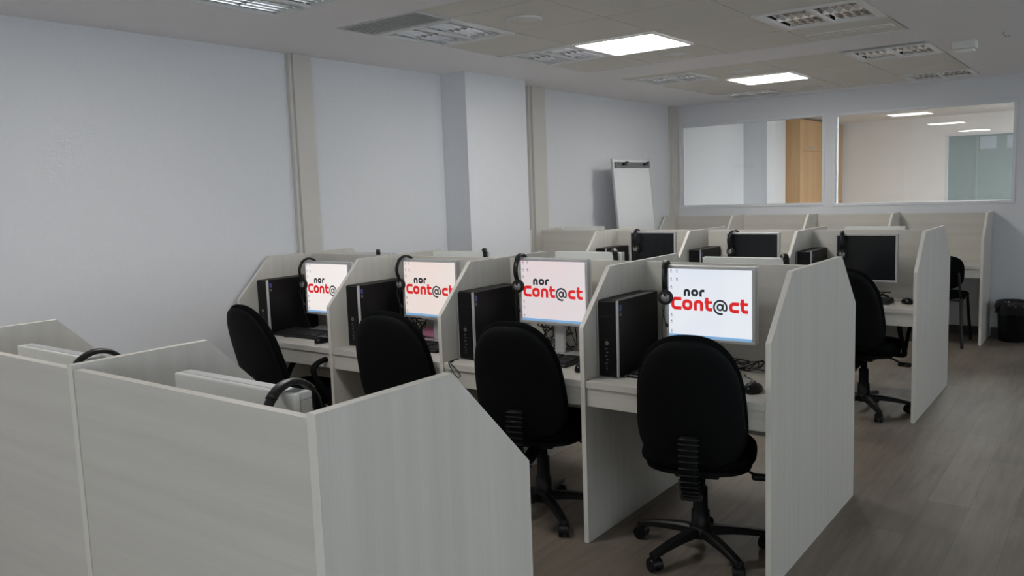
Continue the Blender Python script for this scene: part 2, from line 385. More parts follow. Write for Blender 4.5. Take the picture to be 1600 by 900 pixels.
def ring_frame(bm, x0, x1, y0, y1, fw, z0, z1, mi=0):
    box(bm, x0, x1, y0, y0+fw, z0, z1, mi); box(bm, x0, x1, y1-fw, y1, z0, z1, mi)
    box(bm, x0, x0+fw, y0+fw, y1-fw, z0, z1, mi); box(bm, x1-fw, x1, y0+fw, y1-fw, z0, z1, mi)
def louver(x0, x1, y0, y1, label):
    cxm, cym = (x0+x1)/2, (y0+y1)/2; hx, hy = (x1-x0)/2-.006, (y1-y0)/2-.006
    t = thing('louvre_light', label, 'ceiling light', (cxm, cym, CZ), 0, 'unlit louvre ceiling lights')
    bm = B(); ring_frame(bm, -hx, hx, -hy, hy, .042, -.004, .012); box(bm, -.012, .012, -hy+.042, hy-.042, -.002, .010); obj('frame', bm, 'white', t)
    bm = B()
    # two mirrored troughs across X, each with a concave reflector
    for s in (-1, 1):
        a, b = (s*.012, s*(hx-.042)); a, b = min(a, b), max(a, b)
        for q in range(2):
            u0 = -hy+.042 + q*(hy-.042); u1 = u0 + hy-.042
            N = 8; rows = []
            for k in range(N+1):
                th = PI*k/N; yy = (u0+u1)/2 - math.cos(th)*(u1-u0)/2; zz = .012+math.sin(th)*.055
                rows.append((bm.verts.new((a, yy, zz)), bm.verts.new((b, yy, zz))))
            for r0, r1 in zip(rows, rows[1:]): bm.faces.new((r0[0], r1[0], r1[1], r0[1])).smooth = True
    obj('reflector', bm, 'mirror', t, fixn=False)
    bm = B()
    for s in (-1, 1):
        a, b = (s*.012, s*(hx-.042)); a, b = min(a, b), max(a, b); nb = 5
        for k in range(1, nb):
            xx = a+(b-a)*k/nb
            prism(bm, [(xx-.009, .048), (xx+.009, .048), (xx+.0015, .002), (xx-.0015, .002)], 'y', -hy+.052, hy-.052)
        prism(bm, [(-.012, .04), (.012, .04), (.002, .002), (-.002, .002)], 'x', a, b)
    obj('louvre_blades', bm, 'mirror', t)
    for q in (-1, 1):
        bm = B(); cyl(bm, (-hx+.06, q*(hy-.05)/2, .052), (hx-.06, q*(hy-.05)/2, .052), .008, n=10); obj('tube', bm, 'tube', t)
    return t
def lit_panel(x0, x1, y0, y1, label):
    cxm, cym = (x0+x1)/2, (y0+y1)/2; hx, hy = (x1-x0)/2-.005, (y1-y0)/2-.005
    t = thing('led_panel', label, 'ceiling light', (cxm, cym, CZ), 0, 'lit ceiling panels')
    bm = B(); ring_frame(bm, -hx, hx, -hy, hy, .018, -.006, .012); obj('frame', bm, 'white', t)
    bm = B(); rbox(bm, -hx+.018, hx-.018, -hy+.018, hy-.018, -.003, .010, .002); obj('diffuser', bm, 'lamp', t)
    return t
def grille(x0, x1, y0, y1, label, slats=7, inner='grille'):
    cxm, cym = (x0+x1)/2, (y0+y1)/2; hx, hy = (x1-x0)/2-.005, (y1-y0)/2-.004
    t = thing('air_grille', label, 'air vent', (cxm, cym, CZ))
    bm = B(); ring_frame(bm, -hx, hx, -hy, hy, min(.018, hy*.3), -.003, .012); obj('frame', bm, 'grille', t)
    zb = -.0005 if inner == 'grille' else .0075
    bm = B(); box(bm, -hx+.01, hx-.01, -hy+.01, hy-.01, zb, .012); obj('backing', bm, inner, t)
    bm = B(); iy = hy-min(.018, hy*.3)
    for k in range(slats):
        yy = -iy + 2*iy*(k+.5)/slats; d = iy/slats*.8
        z0 = zb-.0035; prism(bm, [(yy-d*.5, z0), (yy+d*.1, z0), (yy+d*.7, zb), (yy, zb)], 'x', -hx+.01, hx-.01)
    obj('slats', bm, inner, t); return t
LB = {(0, 0, 4): 'unlit louvre light cut by the top edge of the photo, leftmost in ceiling', (1, 0, 1): 'unlit louvre light with brown reflections beside the wide air grille',
      (1, 0, 3): 'unlit louvre light touching the left corner of the nearer lit panel', (1, 3, 3): 'largest unlit louvre light at top right, in front of the slot diffuser',
      (2, 0, 1): 'unlit louvre light left of the farther lit panel', (2, 0, 5): 'faint unlit louvre light in the far left ceiling tiles, near the far wall', (2, 3, 1): 'unlit louvre light behind a narrow dark vent slot, at upper right',
      (2, 3, 5): 'pale greenish unlit louvre light above the right interior window', (0, 3, 2): 'unlit louvre light in the ceiling over the camera', (-1, 3, 3): 'unlit louvre light in the ceiling behind the camera'}
LL = {(1, 1, 3): 'nearer and larger lit square ceiling panel', (2, 1, 3): 'farther, smaller lit square ceiling panel', (0, 1, 3): 'lit ceiling panel above the front row, seen only reflected in the glazing', (-1, 1, 3): 'lit ceiling panel behind the camera, smallest reflection in the glazing'}
for (s, i, j), kind in CELLS.items():
    ys = SEC[s]; a = (XC[i], XC[i+1], ys[j], ys[j+1])
    if kind == 'louver': louver(*a, LB[(s, i, j)])
    elif kind == 'lit': lit_panel(*a, LL[(s, i, j)])
    elif kind == 'grille': grille(*a, 'wide grey air grille at the near corner of the tiled ceiling field', 9)
    else: grille(*a, 'narrow dark vent slot along the front of a louvre light, upper right', 2, 'dark')
# slot diffuser let into a tile
t = thing('slot_diffuser', 'long slot diffuser in the tile behind the largest louvre light', 'air vent', (-1.435, 5.49, CZ))
bm = B(); ring_frame(bm, -.25, .25, -.05, .05, .014, -.004, .006); obj('frame', bm, 'tile', t)
bm = B(); box(bm, -.236, .236, -.036, .036, .000, .0035); obj('slot', bm, 'grille', t)
bm = B(); box(bm, -.236, .236, -.004, .004, -.003, .0); obj('slot_bar', bm, 'tile', t)
for x, y, lb in ((-2.65, 3.72, 'round white ceiling disc left of the nearer lit panel'), (-2.62, 5.47, 'round ceiling disc just behind the nearer lit panel'),
                 (-2.62, 6.74, 'small round ceiling disc in front of the farther lit panel'), (-2.56, 8.45, 'smallest round ceiling disc, behind the farther lit panel')):
    t = thing('ceiling_disc', lb, 'ceiling speaker', (x, y, CZ), 0, 'round ceiling discs')
    bm = B(); lathe(bm, [(.0999, .004), (.10, -.004), (.095, -.009), (.080, -.010), (.078, -.006)][::-1], 32); obj('rim', bm, 'whitemetal', t)
    bm = B(); lathe(bm, [(.005, -.008), (.076, -.008), (.078, .002)], 32); obj('cover', bm, 'tile', t)
# emergency luminaire and hook
t = thing('emergency_light', 'small boxy emergency light on plain ceiling, upper right', 'emergency light', (-.955, 6.56, CZ))
bm = B(); rbox(bm, -.075, .075, -.055, .055, -.055, 0, .006); obj('housing', bm, 'whitemetal', t)
bm = B(); rbox(bm, -.05, .06, -.045, .045, -.068, -.055, .004); obj('lens', bm, 'emled', t)
bm = B(); tube(bm, [(0, 0, 0), (0, 0, -.012), (.012, .005, -.03), (.03, .01, -.032), (.035, .012, -.022)], .0022, 6)
tag(obj('ceiling_hook', bm, 'steel', loc=(-.70, 6.33, CZ)), 'tiny dark hook screwed into the plain ceiling near right edge', 'hook')

# cabinet beyond the glazing
def cabinet():
    x0, x1, y0, y1, zt = LX+.012, -3.78, 11.945, 14.13, 2.425
    t = thing('wall_cabinet', 'tall orange wooden cabinet seen through the glazing', 'cabinet', (0, 0, 0))
    bm = B(); box(bm, x0, x1-.02, y0, y1, 0, zt); obj('carcass', bm, 'wood', t)
    n = 4; dw = (y1-y0)/n
    for k in range(n):
        a, b = y0+dw*k+.003, y0+dw*(k+1)-.003
        for z0, z1, zh in ((.08, 1.975, 1.0), (1.985, zt, 2.03)):
            bm = B(); rbox(bm, x1-.02, x1, a, b, z0, z1, .002); d = obj('door', bm, 'wood', t)
            yh = b-.10 if k % 2 == 0 else a+.10
            bm = B(); rbox(bm, x1, x1+.016, yh-.035, yh+.035, zh-.018, zh+.018, .006); obj('handle', bm, 'chrome', d, label='chrome handle')
cabinet()
for x, y in [(x, y) for y in (9.9, 11.2) for x in (-1.3, .1, 1.5)]:  # unseen panels added to light the next room
    t = thing('led_panel', 'added lit panel brightening the room behind the glazing, hidden above the window head', 'ceiling light', (x, y, CZ), 0, 'added lit panels of the next room')
    bm = B(); ring_frame(bm, -.29, .29, -.29, .29, .018, -.02, 0); obj('frame', bm, 'white', t)
    bm = B(); box(bm, -.272, .272, -.272, .272, -.016, -.004); obj('diffuser', bm, 'fill_lamp', t)

# ------------------------------------------------------------------ booths
def divider(k, y0, y1, double, label, group):
    t_ = .0213; L = y1-y0
    if double: pts = [(0, 0), (0, CF), (CH, HP), (L-CH, HP), (L, CF), (L, 0)]
    elif double is False: pts = [(0, 0), (0, CF), (CH, HP), (L, HP), (L, 0)]            # open end at low y
    else: pts = [(0, 0), (0, HP), (L-CH, HP), (L, CF), (L, 0)]                          # open end at high y
    bm = B(); prism(bm, pts, 'x', -t_, 0, 0, side_mi=1)
    return tag(obj('divider_panel', bm, ['lam_v', 'lam_edge'], loc=(DX(k), y0, 0)), label, 'partition', group)
def back_panel(k, y, z0, label, group, th=.019, ztop=None):
    x0, x1 = DX(k+1)+.001, DX(k)-TH-.001
    zt = ztop or HP-.010
    bm = B(); box(bm, 0, x1-x0, 0, th, z0, zt)
    for f in bm.faces:
        if abs(f.normal.z) > .9 or abs(f.calc_center_median().z-zt) < 1e-4: f.material_index = 1
    return tag(obj('back_panel', bm, ['lam_h', 'lam_edge'], loc=(x0, y, 0)), label, 'partition', group)
def desk(k, yfront, ydir, depth, label, group):
    x0, x1 = DX(k+1)+.002, DX(k)-TH-.002
    t = thing('desk', label, 'desk', ((x0+x1)/2, yfront, 0), 0 if ydir > 0 else PI, group)
    h = (x1-x0)/2
    bm = B(); rbox(bm, -h, h, .004, depth, DZ-.030, DZ, .002); obj('desktop', bm, 'lam_h', t)
    bm = B(); rbox(bm, -h, h, .012, .030, DZ-.112, DZ-.0305, .0015); obj('apron', bm, 'lam_h', t)
    return t
ORD = ['right-hand', 'second from right', 'third from right', 'leftmost']
BP = D1-.0105                     # inner depth to the back panel in a double row
rows = {
 'A': ('front row cut by the photo bottom', 'front row'), 'B': ('row with the lit screens', 'lit-screen row'), 'C': ('row with the dark screens', 'dark-screen row'), 'D': ('last row under the glazing', 'last row')}
LDIV = {
 'B': ['wide pale end panel of the lit-screen row, nearest the camera on the right', 'pale divider right of the pinkish lit screen, left of the brightest booth', 'pale divider between the pink and the peach lit screens', 'pale divider right of the leftmost lit screen', 'pale divider of the lit-screen row against the left wall'],
 'C': ['pale end panel of the dark-screen row beside the aisle', 'pale divider left of the largest dark screen', 'pale divider left of the middle dark screen', 'pale divider left of the farthest dark screen', 'pale divider of the dark-screen row against the left wall'],
 'A': ['pale end panel of the front row, cut by the photo bottom', 'pale divider left of the foreground monitor back', 'pale divider at the left edge of the photo, front row', 'front row divider outside the left edge'],
 'D': ['pale end panel of the last row beside the waste bin', 'pale divider of the last row, second from the right end', 'pale divider in the middle of the last row', 'pale divider of the last row, second from its left end', 'pale divider of the last row at the left wall']}
for k in range(5): divider(k, YBF, YBF+2*D1, True, LDIV['B'][k], 'dividers of the lit-screen row')
for k in range(5): divider(k, YCF, YCF+2*D1, True, LDIV['C'][k], 'dividers of the dark-screen row')
for k in range(4): divider(k, YA, YA+D1-.005, None, LDIV['A'][k], 'dividers of the front row')
for k in range(5): divider(k, YD, FY-.016, False, LDIV['D'][k], 'dividers of the last row')
NM = ['rightmost booth', 'second booth from the right', 'third booth from the right', 'leftmost booth']
for k in range(4):
    back_panel(k, YBF+BP, .42, 'pale back board of the %s, lit-screen row' % NM[k], 'back boards of the lit-screen row')
    back_panel(k, YCF+BP, .42, 'pale back board of the %s, dark-screen row' % NM[k], 'back boards of the dark-screen row')
    back_panel(k, FY-.036, DZ-.12, 'pale back board of the %s, last row below the glazing' % NM[k], 'back boards of the last row')
    desk(k, YBF, 1, BP-.001, 'pale desktop in the %s, lit-screen row' % NM[k], 'desks of the lit-screen row')
    desk(k, YBF+2*D1, -1, 2*D1-BP-.02, 'desk on the hidden far side of the lit-screen row, %s' % NM[k], 'desks behind the lit-screen row')
    desk(k, YCF, 1, BP-.001, 'pale desktop in the %s, dark-screen row' % NM[k], 'desks of the dark-screen row')
    desk(k, YCF+2*D1, -1, 2*D1-BP-.02, 'desk on the hidden far side of the dark-screen row, %s' % NM[k], 'desks behind the dark-screen row')
    desk(k, YD, 1, D1-.036, 'pale desktop in the %s, last row' % NM[k], 'desks of the last row')
LAB = ['large pale outer board of the front row, right of the seam', 'pale outer board of the front row, left of the seam', 'front row outer board beyond the left edge']
for k in range(3):
    back_panel(k, YA+.002, 0.0, LAB[k], 'outer boards of the front row', ztop=HP-.010)
    desk(k, YA+D1-.008, -1, D1-.032, 'desk hidden behind the front row outer board, %s' % NM[k], 'desks of the front row')

# ------------------------------------------------------------------ lettering strokes
def round_path(pts, r, closed=False, n=6):
    out = []; N = len(pts)
    for i, p in enumerate(pts):
        p = Vector(p)
        if not closed and i in (0, N-1): out.append(p); continue
        a = Vector(pts[i-1]); b = Vector(pts[(i+1) % N]); da = (a-p); db = (b-p)
        rr = min(r, da.length*.5, db.length*.5); s = p+da.normalized()*rr; e = p+db.normalized()*rr
        for k in range(n+1):
            t = k/n; out.append(s*(1-t)**2+p*2*t*(1-t)+e*t*t)
    return out
def ribbon(bm, path, w, closed, S, ox, oy, y, mi):
    L = []; R = []; N = len(path)
    for i, p in enumerate(path):
        a = path[i-1] if (i > 0 or closed) else None; b = path[(i+1) % N] if (i < N-1 or closed) else None
        d = ((p-a).normalized() if a is not None and (p-a).length > 1e-6 else Vector((0, 0)))+((b-p).normalized() if b is not None and (b-p).length > 1e-6 else Vector((0, 0)))
        d.normalize(); nn = Vector((-d.y, d.x))
        k = 1.0
        if a is not None and b is not None and (p-a).length > 1e-6: k = 1/max(.5, nn.dot(Vector((-(p-a).normalized().y, (p-a).normalized().x))))
        for lst, s in ((L, 1), (R, -1)):
            q = p+nn*s*w/2*k; lst.append(bm.verts.new(((ox+q.x)*S, y, (oy+q.y)*S)))
    M_ = N if closed else N-1
    for i in range(M_):
        j = (i+1) % N
        f = bm.faces.new((L[i], L[j], R[j], R[i])); f.material_index = mi
def glyph(bm, ch, ox, oy, W_, S, y, mi, h=100, w=27):
    e = w/2
    if ch == 'o': ribbon(bm, round_path([(e, e), (W_-e, e), (W_-e, h-e), (e, h-e)], 30, True), w, True, S, ox, oy, y, mi)
    elif ch == 'n': ribbon(bm, round_path([(e, 0), (e, h-e), (W_-e, h-e), (W_-e, 0)], 28), w, False, S, ox, oy, y, mi)
    elif ch == 'r': ribbon(bm, round_path([(e, 0), (e, h-e), (W_, h-e)], 24), w, False, S, ox, oy, y, mi)
    elif ch in 'Cc': ribbon(bm, round_path([(W_, h-e), (e, h-e), (e, e), (W_, e)], 34), w, False, S, ox, oy, y, mi)
    elif ch == 't':
        ribbon(bm, round_path([(e+8, h*1.28), (e+8, e), (W_, e)], 26), w, False, S, ox, oy, y, mi)
        ribbon(bm, [Vector((0, h-e)), Vector((W_, h-e))], w*.85, False, S, ox, oy, y+.00005, mi)
    elif ch == '@':
        c = Vector((W_/2, h/2)); R = W_/2-7
        P = [c+Vector((math.cos(a), math.sin(a)*1.0))*R for a in [math.radians(-68)-math.radians(322)*k/40+math.radians(0) for k in range(41)]]
        # open ring from lower right, round the left and over to the right
        ribbon(bm, P, 18, False, S, ox, oy, y, mi)
        ribbon(bm, [c+Vector((math.cos(2*PI*k/24)*25-3, math.sin(2*PI*k/24)*26)) for k in range(24)], 17, True, S, ox, oy, y+.00005, mi)
        ribbon(bm, round_path([c+Vector((28, 32)), c+Vector((26, -28)), c+Vector((50, -30)), c+Vector((R*.93, -R*.25))], 14), 13, False, S, ox, oy, y+.0001, mi)
RED = emis('logo_red', (.80, .014, .018), .72); INK = emis('logo_black', (.012, .014, .02), .8)
TASK = emis('taskbar_blue', (.20, .42, .70), .8); ICON = emis('icon_grey', (.28, .30, .36), .8); ICONR = emis('icon_red', (.55, .05, .06), .8); ICONB = emis('icon_dark', (.05, .07, .12), .8)
def wallpaper(name, c1, c2, s):
    mt, n, l, b = new_mat(name)
    tc = n.new('ShaderNodeTexCoord'); nz = n.new('ShaderNodeTexNoise'); nz.inputs['Scale'].default_value = 3.0; l.new(tc.outputs['Object'], nz.inputs['Vector'])
    r = n.new('ShaderNodeValToRGB'); r.color_ramp.elements[0].position = .3; r.color_ramp.elements[0].color = (*c1, 1); r.color_ramp.elements[1].position = .7; r.color_ramp.elements[1].color = (*c2, 1)
    l.new(nz.outputs['Fac'], r.inputs[0]); l.new(r.outputs[0], b.inputs['Emission Color']); b.inputs['Emission Strength'].default_value = s
    b.inputs['Base Color'].default_value = (.02, .02, .02, 1); b.inputs['Roughness'].default_value = .3; return mt
SCR = {'blue': wallpaper('screen_bluish', (.76, .82, .92), (.88, .90, .94), .80), 'pink': wallpaper('screen_pinkish', (.82, .68, .70), (.78, .74, .76), .78),
       'peach': wallpaper('screen_peach', (.90, .74, .68), (.88, .80, .76), .78), 'warm': wallpaper('screen_warm', (.90, .82, .79), (.92, .88, .86), .82)}

# ------------------------------------------------------------------ monitors
MW, MH, AW, AH = .405, .327, .376, .301
def monitor(x, y, z, top, rz, label, group, kind=None, tilt=0.0, dz=None, twist=0.0):
    """kind: None = dark screen, else wallpaper key; top = height of upper edge above the desk"""
    t = thing('monitor', label, 'monitor', (x, y, z), rz+twist, group)
    zc = top-MH/2; hw, hh = MW/2, MH/2; bx = (MW-AW)/2
    bm = B()
    for a, b, c, d in ((-hw, hw, zc+hh-bx, zc+hh), (-hw, hw, zc-hh, zc-hh+bx*.95), (-hw, -hw+bx, zc-hh+bx*.95, zc+hh-bx), (hw-bx, hw, zc-hh+bx*.95, zc+hh-bx)):
        rbox(bm, a, b, -.020, .008, c, d, .0025)
    obj('bezel', bm, 'silver', t)
    bm = B(); box(bm, -hw+bx-.001, hw-bx+.001, -.0165, -.012, zc-hh+bx*.95-.001, zc+hh-bx+.001)
    s = obj('screen', bm, SCR[kind] if kind else 'offscreen', t)
    bm = B(); rbox(bm, -hw, hw, .0082, .021, zc-hh, zc+hh, .003)
    prism(bm, [(-hw+.022, .0205), (hw-.022, .0205), (hw-.050, .043), (-hw+.050, .043)], 'z', zc-hh+.03, zc+hh-.035)
    bc = obj('back_cover', bm, 'backpl', t)
    bm = B()
    for sx in (-1, 1):
        for q in range(7):
            zz = zc+hh-.045-.008*q
            p0 = Vector((sx*(hw-.047), .0415, zz)); p1 = Vector((sx*(hw-.028), .0265, zz-.006)); 
            cyl(bm, p0, p1, .0013, n=6)
    obj('vent_slots', bm, 'dark', bc)
    bm = B(); rbox(bm, -.030, .030, .030, .048, .012, zc, .006); rbox(bm, -.045, .045, .030, .062, zc-.06, zc+.06, .008); obj('stand_neck', bm, 'silver', t)
    bm = B(); rbox(bm, -.045, .045, -.035, -.002, zc-hh-.0095, zc-hh+.0, .003) if False else rbox(bm, -.045, .045, -.014, .012, zc-hh-.008, zc-hh+.0, .003); obj('front_lip', bm, 'backpl', t)
    bm = B()
    pts = [(math.cos(2*PI*i/28)*.125, math.sin(2*PI*i/28)*.075) for i in range(28)]
    prism(bm, [(p[0], p[1]+.02) for p in pts], 'z', 0, .013)
    obj('stand_base', bm, 'silver', t)
    if kind:
        S = AW/825.0; yy = -.0170; L0 = -AW/2; z0 = zc-AH/2
        for ch, xo, yo, ww, h, sw, mt in (('C', 25, 262, 107, 122, 32, RED), ('o', 140, 262, 104, 102, 32, RED), ('n', 258, 262, 95, 102, 32, RED), ('t', 366, 262, 78, 100, 32, RED),
                                          ('@', 453, 236, 138, 138, 18, INK), ('c', 607, 259, 94, 100, 32, RED), ('t', 712, 259, 76, 102, 32, RED),
                                          ('n', 157, 397, 64, 68, 24, INK), ('o', 232, 397, 74, 68, 24, INK), ('r', 316, 397, 50, 68, 24, INK)):
            bm = B(); glyph(bm, ch, 0, 0, ww, S, yy, 0, h, sw)
            lt = obj('logo_letter', bm, mt, s); lt.location = (L0+xo*S, 0, z0+yo*S)
        bm = B(); box(bm, -AW/2, AW/2, -.0170, -.0166, z0+.0003, z0+.0115); obj('taskbar', bm, TASK, s)
        bm = B()
        random.seed(sum(map(ord, kind)))
        for (ix, iy) in ((20, 640), (80, 642), (20, 562), (80, 560), (20, 484), (20, 215), (20, 150), (20, 55)):
            cxx = L0+ix*S+.003; czz = z0+iy*S
            mi = random.choice((0, 0, 1, 2)); rbox(bm, cxx-.003, cxx+.0035, -.0171, -.0166, czz-.0035, czz+.004, .0008, mi=mi)
            for q in range(2): box(bm, cxx-.006+.002*q, cxx+.007-.001*q, -.0170, -.0166, czz-.0075-.003*q, czz-.0062-.003*q, 0)
        obj('desktop_icons', bm, [ICON, ICONR, ICONB], s)
    return t

# ------------------------------------------------------------------ small gear prototypes
def make_tower():
    t = thing('computer_tower', '', 'computer')
    bm = B(); rbox(bm, -.050, .050, .012, .379, .004, .338, .003); obj('case', bm, 'case', t)
    bm = B(); rbox(bm, -.046, .0435, 0, .0125, .006, .335, .004); fp = obj('front_panel', bm, 'blackg', t)
    bm = B(); rbox(bm, .0438, .0500, -.002, .014, .004, .338, .002); rbox(bm, -.0500, -.0465, -.001, .014, .004, .338, .0015); obj('edge_strip', bm, 'silver', t, label='silver edge strip')
    bm = B()
    for i in range(5): box(bm, -.012+.004*(i % 2), -.002+.004*(i % 2), -.0008, .002, .060+.016*i, .066+.016*i)
    cyl(bm, (-.005, -.001, .050), (-.005, .002, .050), .0035, n=10); cyl(bm, (-.005, -.001, .038), (-.005, .002, .038), .0035, n=10)
    obj('ports', bm, 'grey', fp)
    bm = B(); ribbon(bm, [Vector((math.cos(2*PI*k/20)*8, math.sin(2*PI*k/20)*8)) for k in range(20)], 2, True, .001, 0, 0, 0, 0)
    ribbon(bm, [Vector((-2.5, 8)), Vector((-3.8, -2))], 1.5, False, .001, 0, 0, 0, 0); ribbon(bm, round_path([(-3.2, 3), (0, 3), (-.6, -3)], 1.2), 1.5, False, .001, 0, 0, 0, 0)
    ribbon(bm, [Vector((2.6, 3)), Vector((1.4, -8))], 1.5, False, .001, 0, 0, 0, 0); ribbon(bm, round_path([(2.3, 3), (5, 3), (4.3, -3), (1.8, -3)], 1.2), 1.5, False, .001, 0, 0, 0, 0)
    o = obj('emblem', bm, 'chrome', fp); o.location = (-.004, -.0012, .152)
    bm = B(); box(bm, -.040, .038, -.0006, .002, .168, .1692); box(bm, -.040, .038, -.0006, .002, .268, .2692); obj('bay_seam', bm, 'dark', fp)
    bm = B(); box(bm, .0500, .0506, .020, .036, .292, .318); obj('blue_sticker', bm, 'blue', t, label='small blue sticker')
    bm = B(); box(bm, .0500, .0506, .022, .034, .270, .284); obj('grey_sticker', bm, 'grey', t, label='small grey sticker')
    bm = B()
    for y in (.04, .34): rbox(bm, -.055, .055, y-.012, y+.012, 0, .004, .001)
    obj('foot', bm, 'rubber', t)
    return t
def make_mouse():
    t = thing('mouse', '', 'mouse')
    bm = B(); n = 20; prof = [(0, .0), (.9, .0), (1, .006), (.98, .016), (.85, .026), (.6, .033), (.3, .036), (0, .037)]
    rings = []
    for s, z in prof:
        if s == 0: rings.append([bm.verts.new((0, 0, z))]); continue
        rings.append([bm.verts.new((.036*s*math.cos(2*PI*i/n)*(1+.08*math.sin(2*PI*i/n)), .060*s*math.sin(2*PI*i/n), z*(1-.12*math.sin(2*PI*i/n)))) for i in range(n)])
    for a, b in zip(rings, rings[1:]):
        for i in range(n):
            j = (i+1) % n; q = ([a[0]] if len(a) == 1 else [a[i], a[j]])+([b[0]] if len(b) == 1 else [b[j], b[i]])
            bm.faces.new(q).smooth = True
    obj('mouse_body', bm, 'blackg', t)
    bm = B(); cyl(bm, (-.004, .025, .030), (.004, .025, .030), .009, n=14); obj('scroll_wheel', bm, 'grey', t)
    bm = B(); tube(bm, [(0, .056, .012), (-.01, .09, .003), (-.045, .14, .0022), (-.05, .19, .0022), (-.085, .23, .0022), (-.10, .27, .0022)], .0018, 6); obj('cable', bm, 'rubber', t)
    return t
def make_keyboard():
    t = thing('keyboard', '', 'keyboard')
    bm = B(); prism(bm, [(-.075, 0), (-.078, .008), (-.074, .014), (.070, .026), (.077, .022), (.077, 0)], 'x', -.225, .225); obj('keyboard_body', bm, 'black', t)
    bm = B()
    for r in range(6):
        y = -.060+.0215*r + (.006 if r == 5 else 0); z = .0145+(y+.074)*.083
        xs = []; x = -.215
        while x < .205:
            wd = .0165
            if r == 0 and -.13 < x < -.12: wd = .11
            if not (.066 < x+wd/2 < .078 or .135 < x+wd/2 < .142): rbox(bm, x, x+wd, y, y+.017, z-.002, z+.006, .0015, 1)
            x += wd+.0025
    obj('keys', bm, 'key', t)
    return t
def make_headset():
    """hangs over the upper monitor edge: origin at the middle of that edge's thickness"""
    t = thing('headset', '', 'headset')
    R = .074; zc = -.062; arc = [(0, -math.cos(a)*R, zc+math.sin(a)*R) for a in [PI*k/16 for k in range(17)]]
    bm = B(); tube(bm, [(0, -.056, -.112), (0, -.070, -.085)]+arc+[(0, .072, -.082)], .005, 10, False, flat=(.013, .0045), ref=(1, 0, 0)); obj('headband', bm, 'black', t)
    bm = B()
    arc2 = [(0, -math.cos(a)*(R-.0005), zc+math.sin(a)*(R+.003)) for a in [PI*(.25+.5*k/10) for k in range(11)]]
    tube(bm, arc2, .006, 10, False, flat=(.0145, .006), ref=(1, 0, 0)); obj('headband_pad', bm, 'black', t)
    cupz = -.140
    bm = B(); rbox(bm, -.008, .008, -.066, -.055, cupz+.0, -.085, .003); obj('slider', bm, 'black', t)
    bm = B()
    tt = bmesh.new(); lathe(tt, [(.010, 0), (.026, .0), (.033, .004), (.033, .012), (.024, .018), (.016, .020), (.010, .020)], 28)
    merge(bm, tt, Matrix.Translation((0, -.040, cupz)) @ Matrix.Rotation(PI/2, 4, 'X')); c = obj('ear_cup', bm, 'rubber', t)
    bm = B(); tt = bmesh.new(); lathe(tt, [(.004, 0), (.019, 0), (.018, .005), (.004, .006)], 24)
    merge(bm, tt, Matrix.Translation((0, -.0602, cupz)) @ Matrix.Rotation(PI/2, 4, 'X')); obj('cup_disc', bm, 'steel', c, label='grey metallic disc')
    bm = B(); tt = bmesh.new(); lathe(tt, [(.004, 0), (.014, 0), (.016, .006), (.004, .010)], 20)
    merge(bm, tt, Matrix.Translation((0, .064, -.088)) @ Matrix.Rotation(PI/2, 4, 'X')); obj('temple_pad', bm, 'rubber', t)
    bm = B(); tube(bm, [(-.004, -.062, cupz-.01), (-.010, -.070, cupz-.045), (-.006, -.066, cupz-.085), (.004, -.058, cupz-.115)], .0022, 6)
    tt = bmesh.new(); lathe(tt, [(.003, -.008), (.006, -.006), (.006, .006), (.003, .008)], 12); merge(bm, tt, Matrix.Translation((.006, -.056, cupz-.122))); obj('microphone', bm, 'rubber', t)
    bm = B(); tube(bm, [(-.002, -.052, cupz-.03), (-.014, -.050, cupz-.09), (-.018, -.042, cupz-.16), (-.008, -.030, cupz-.23), (.0, -.015, -.432)], .0019, 6); obj('cable', bm, 'rubber', t)
    return t
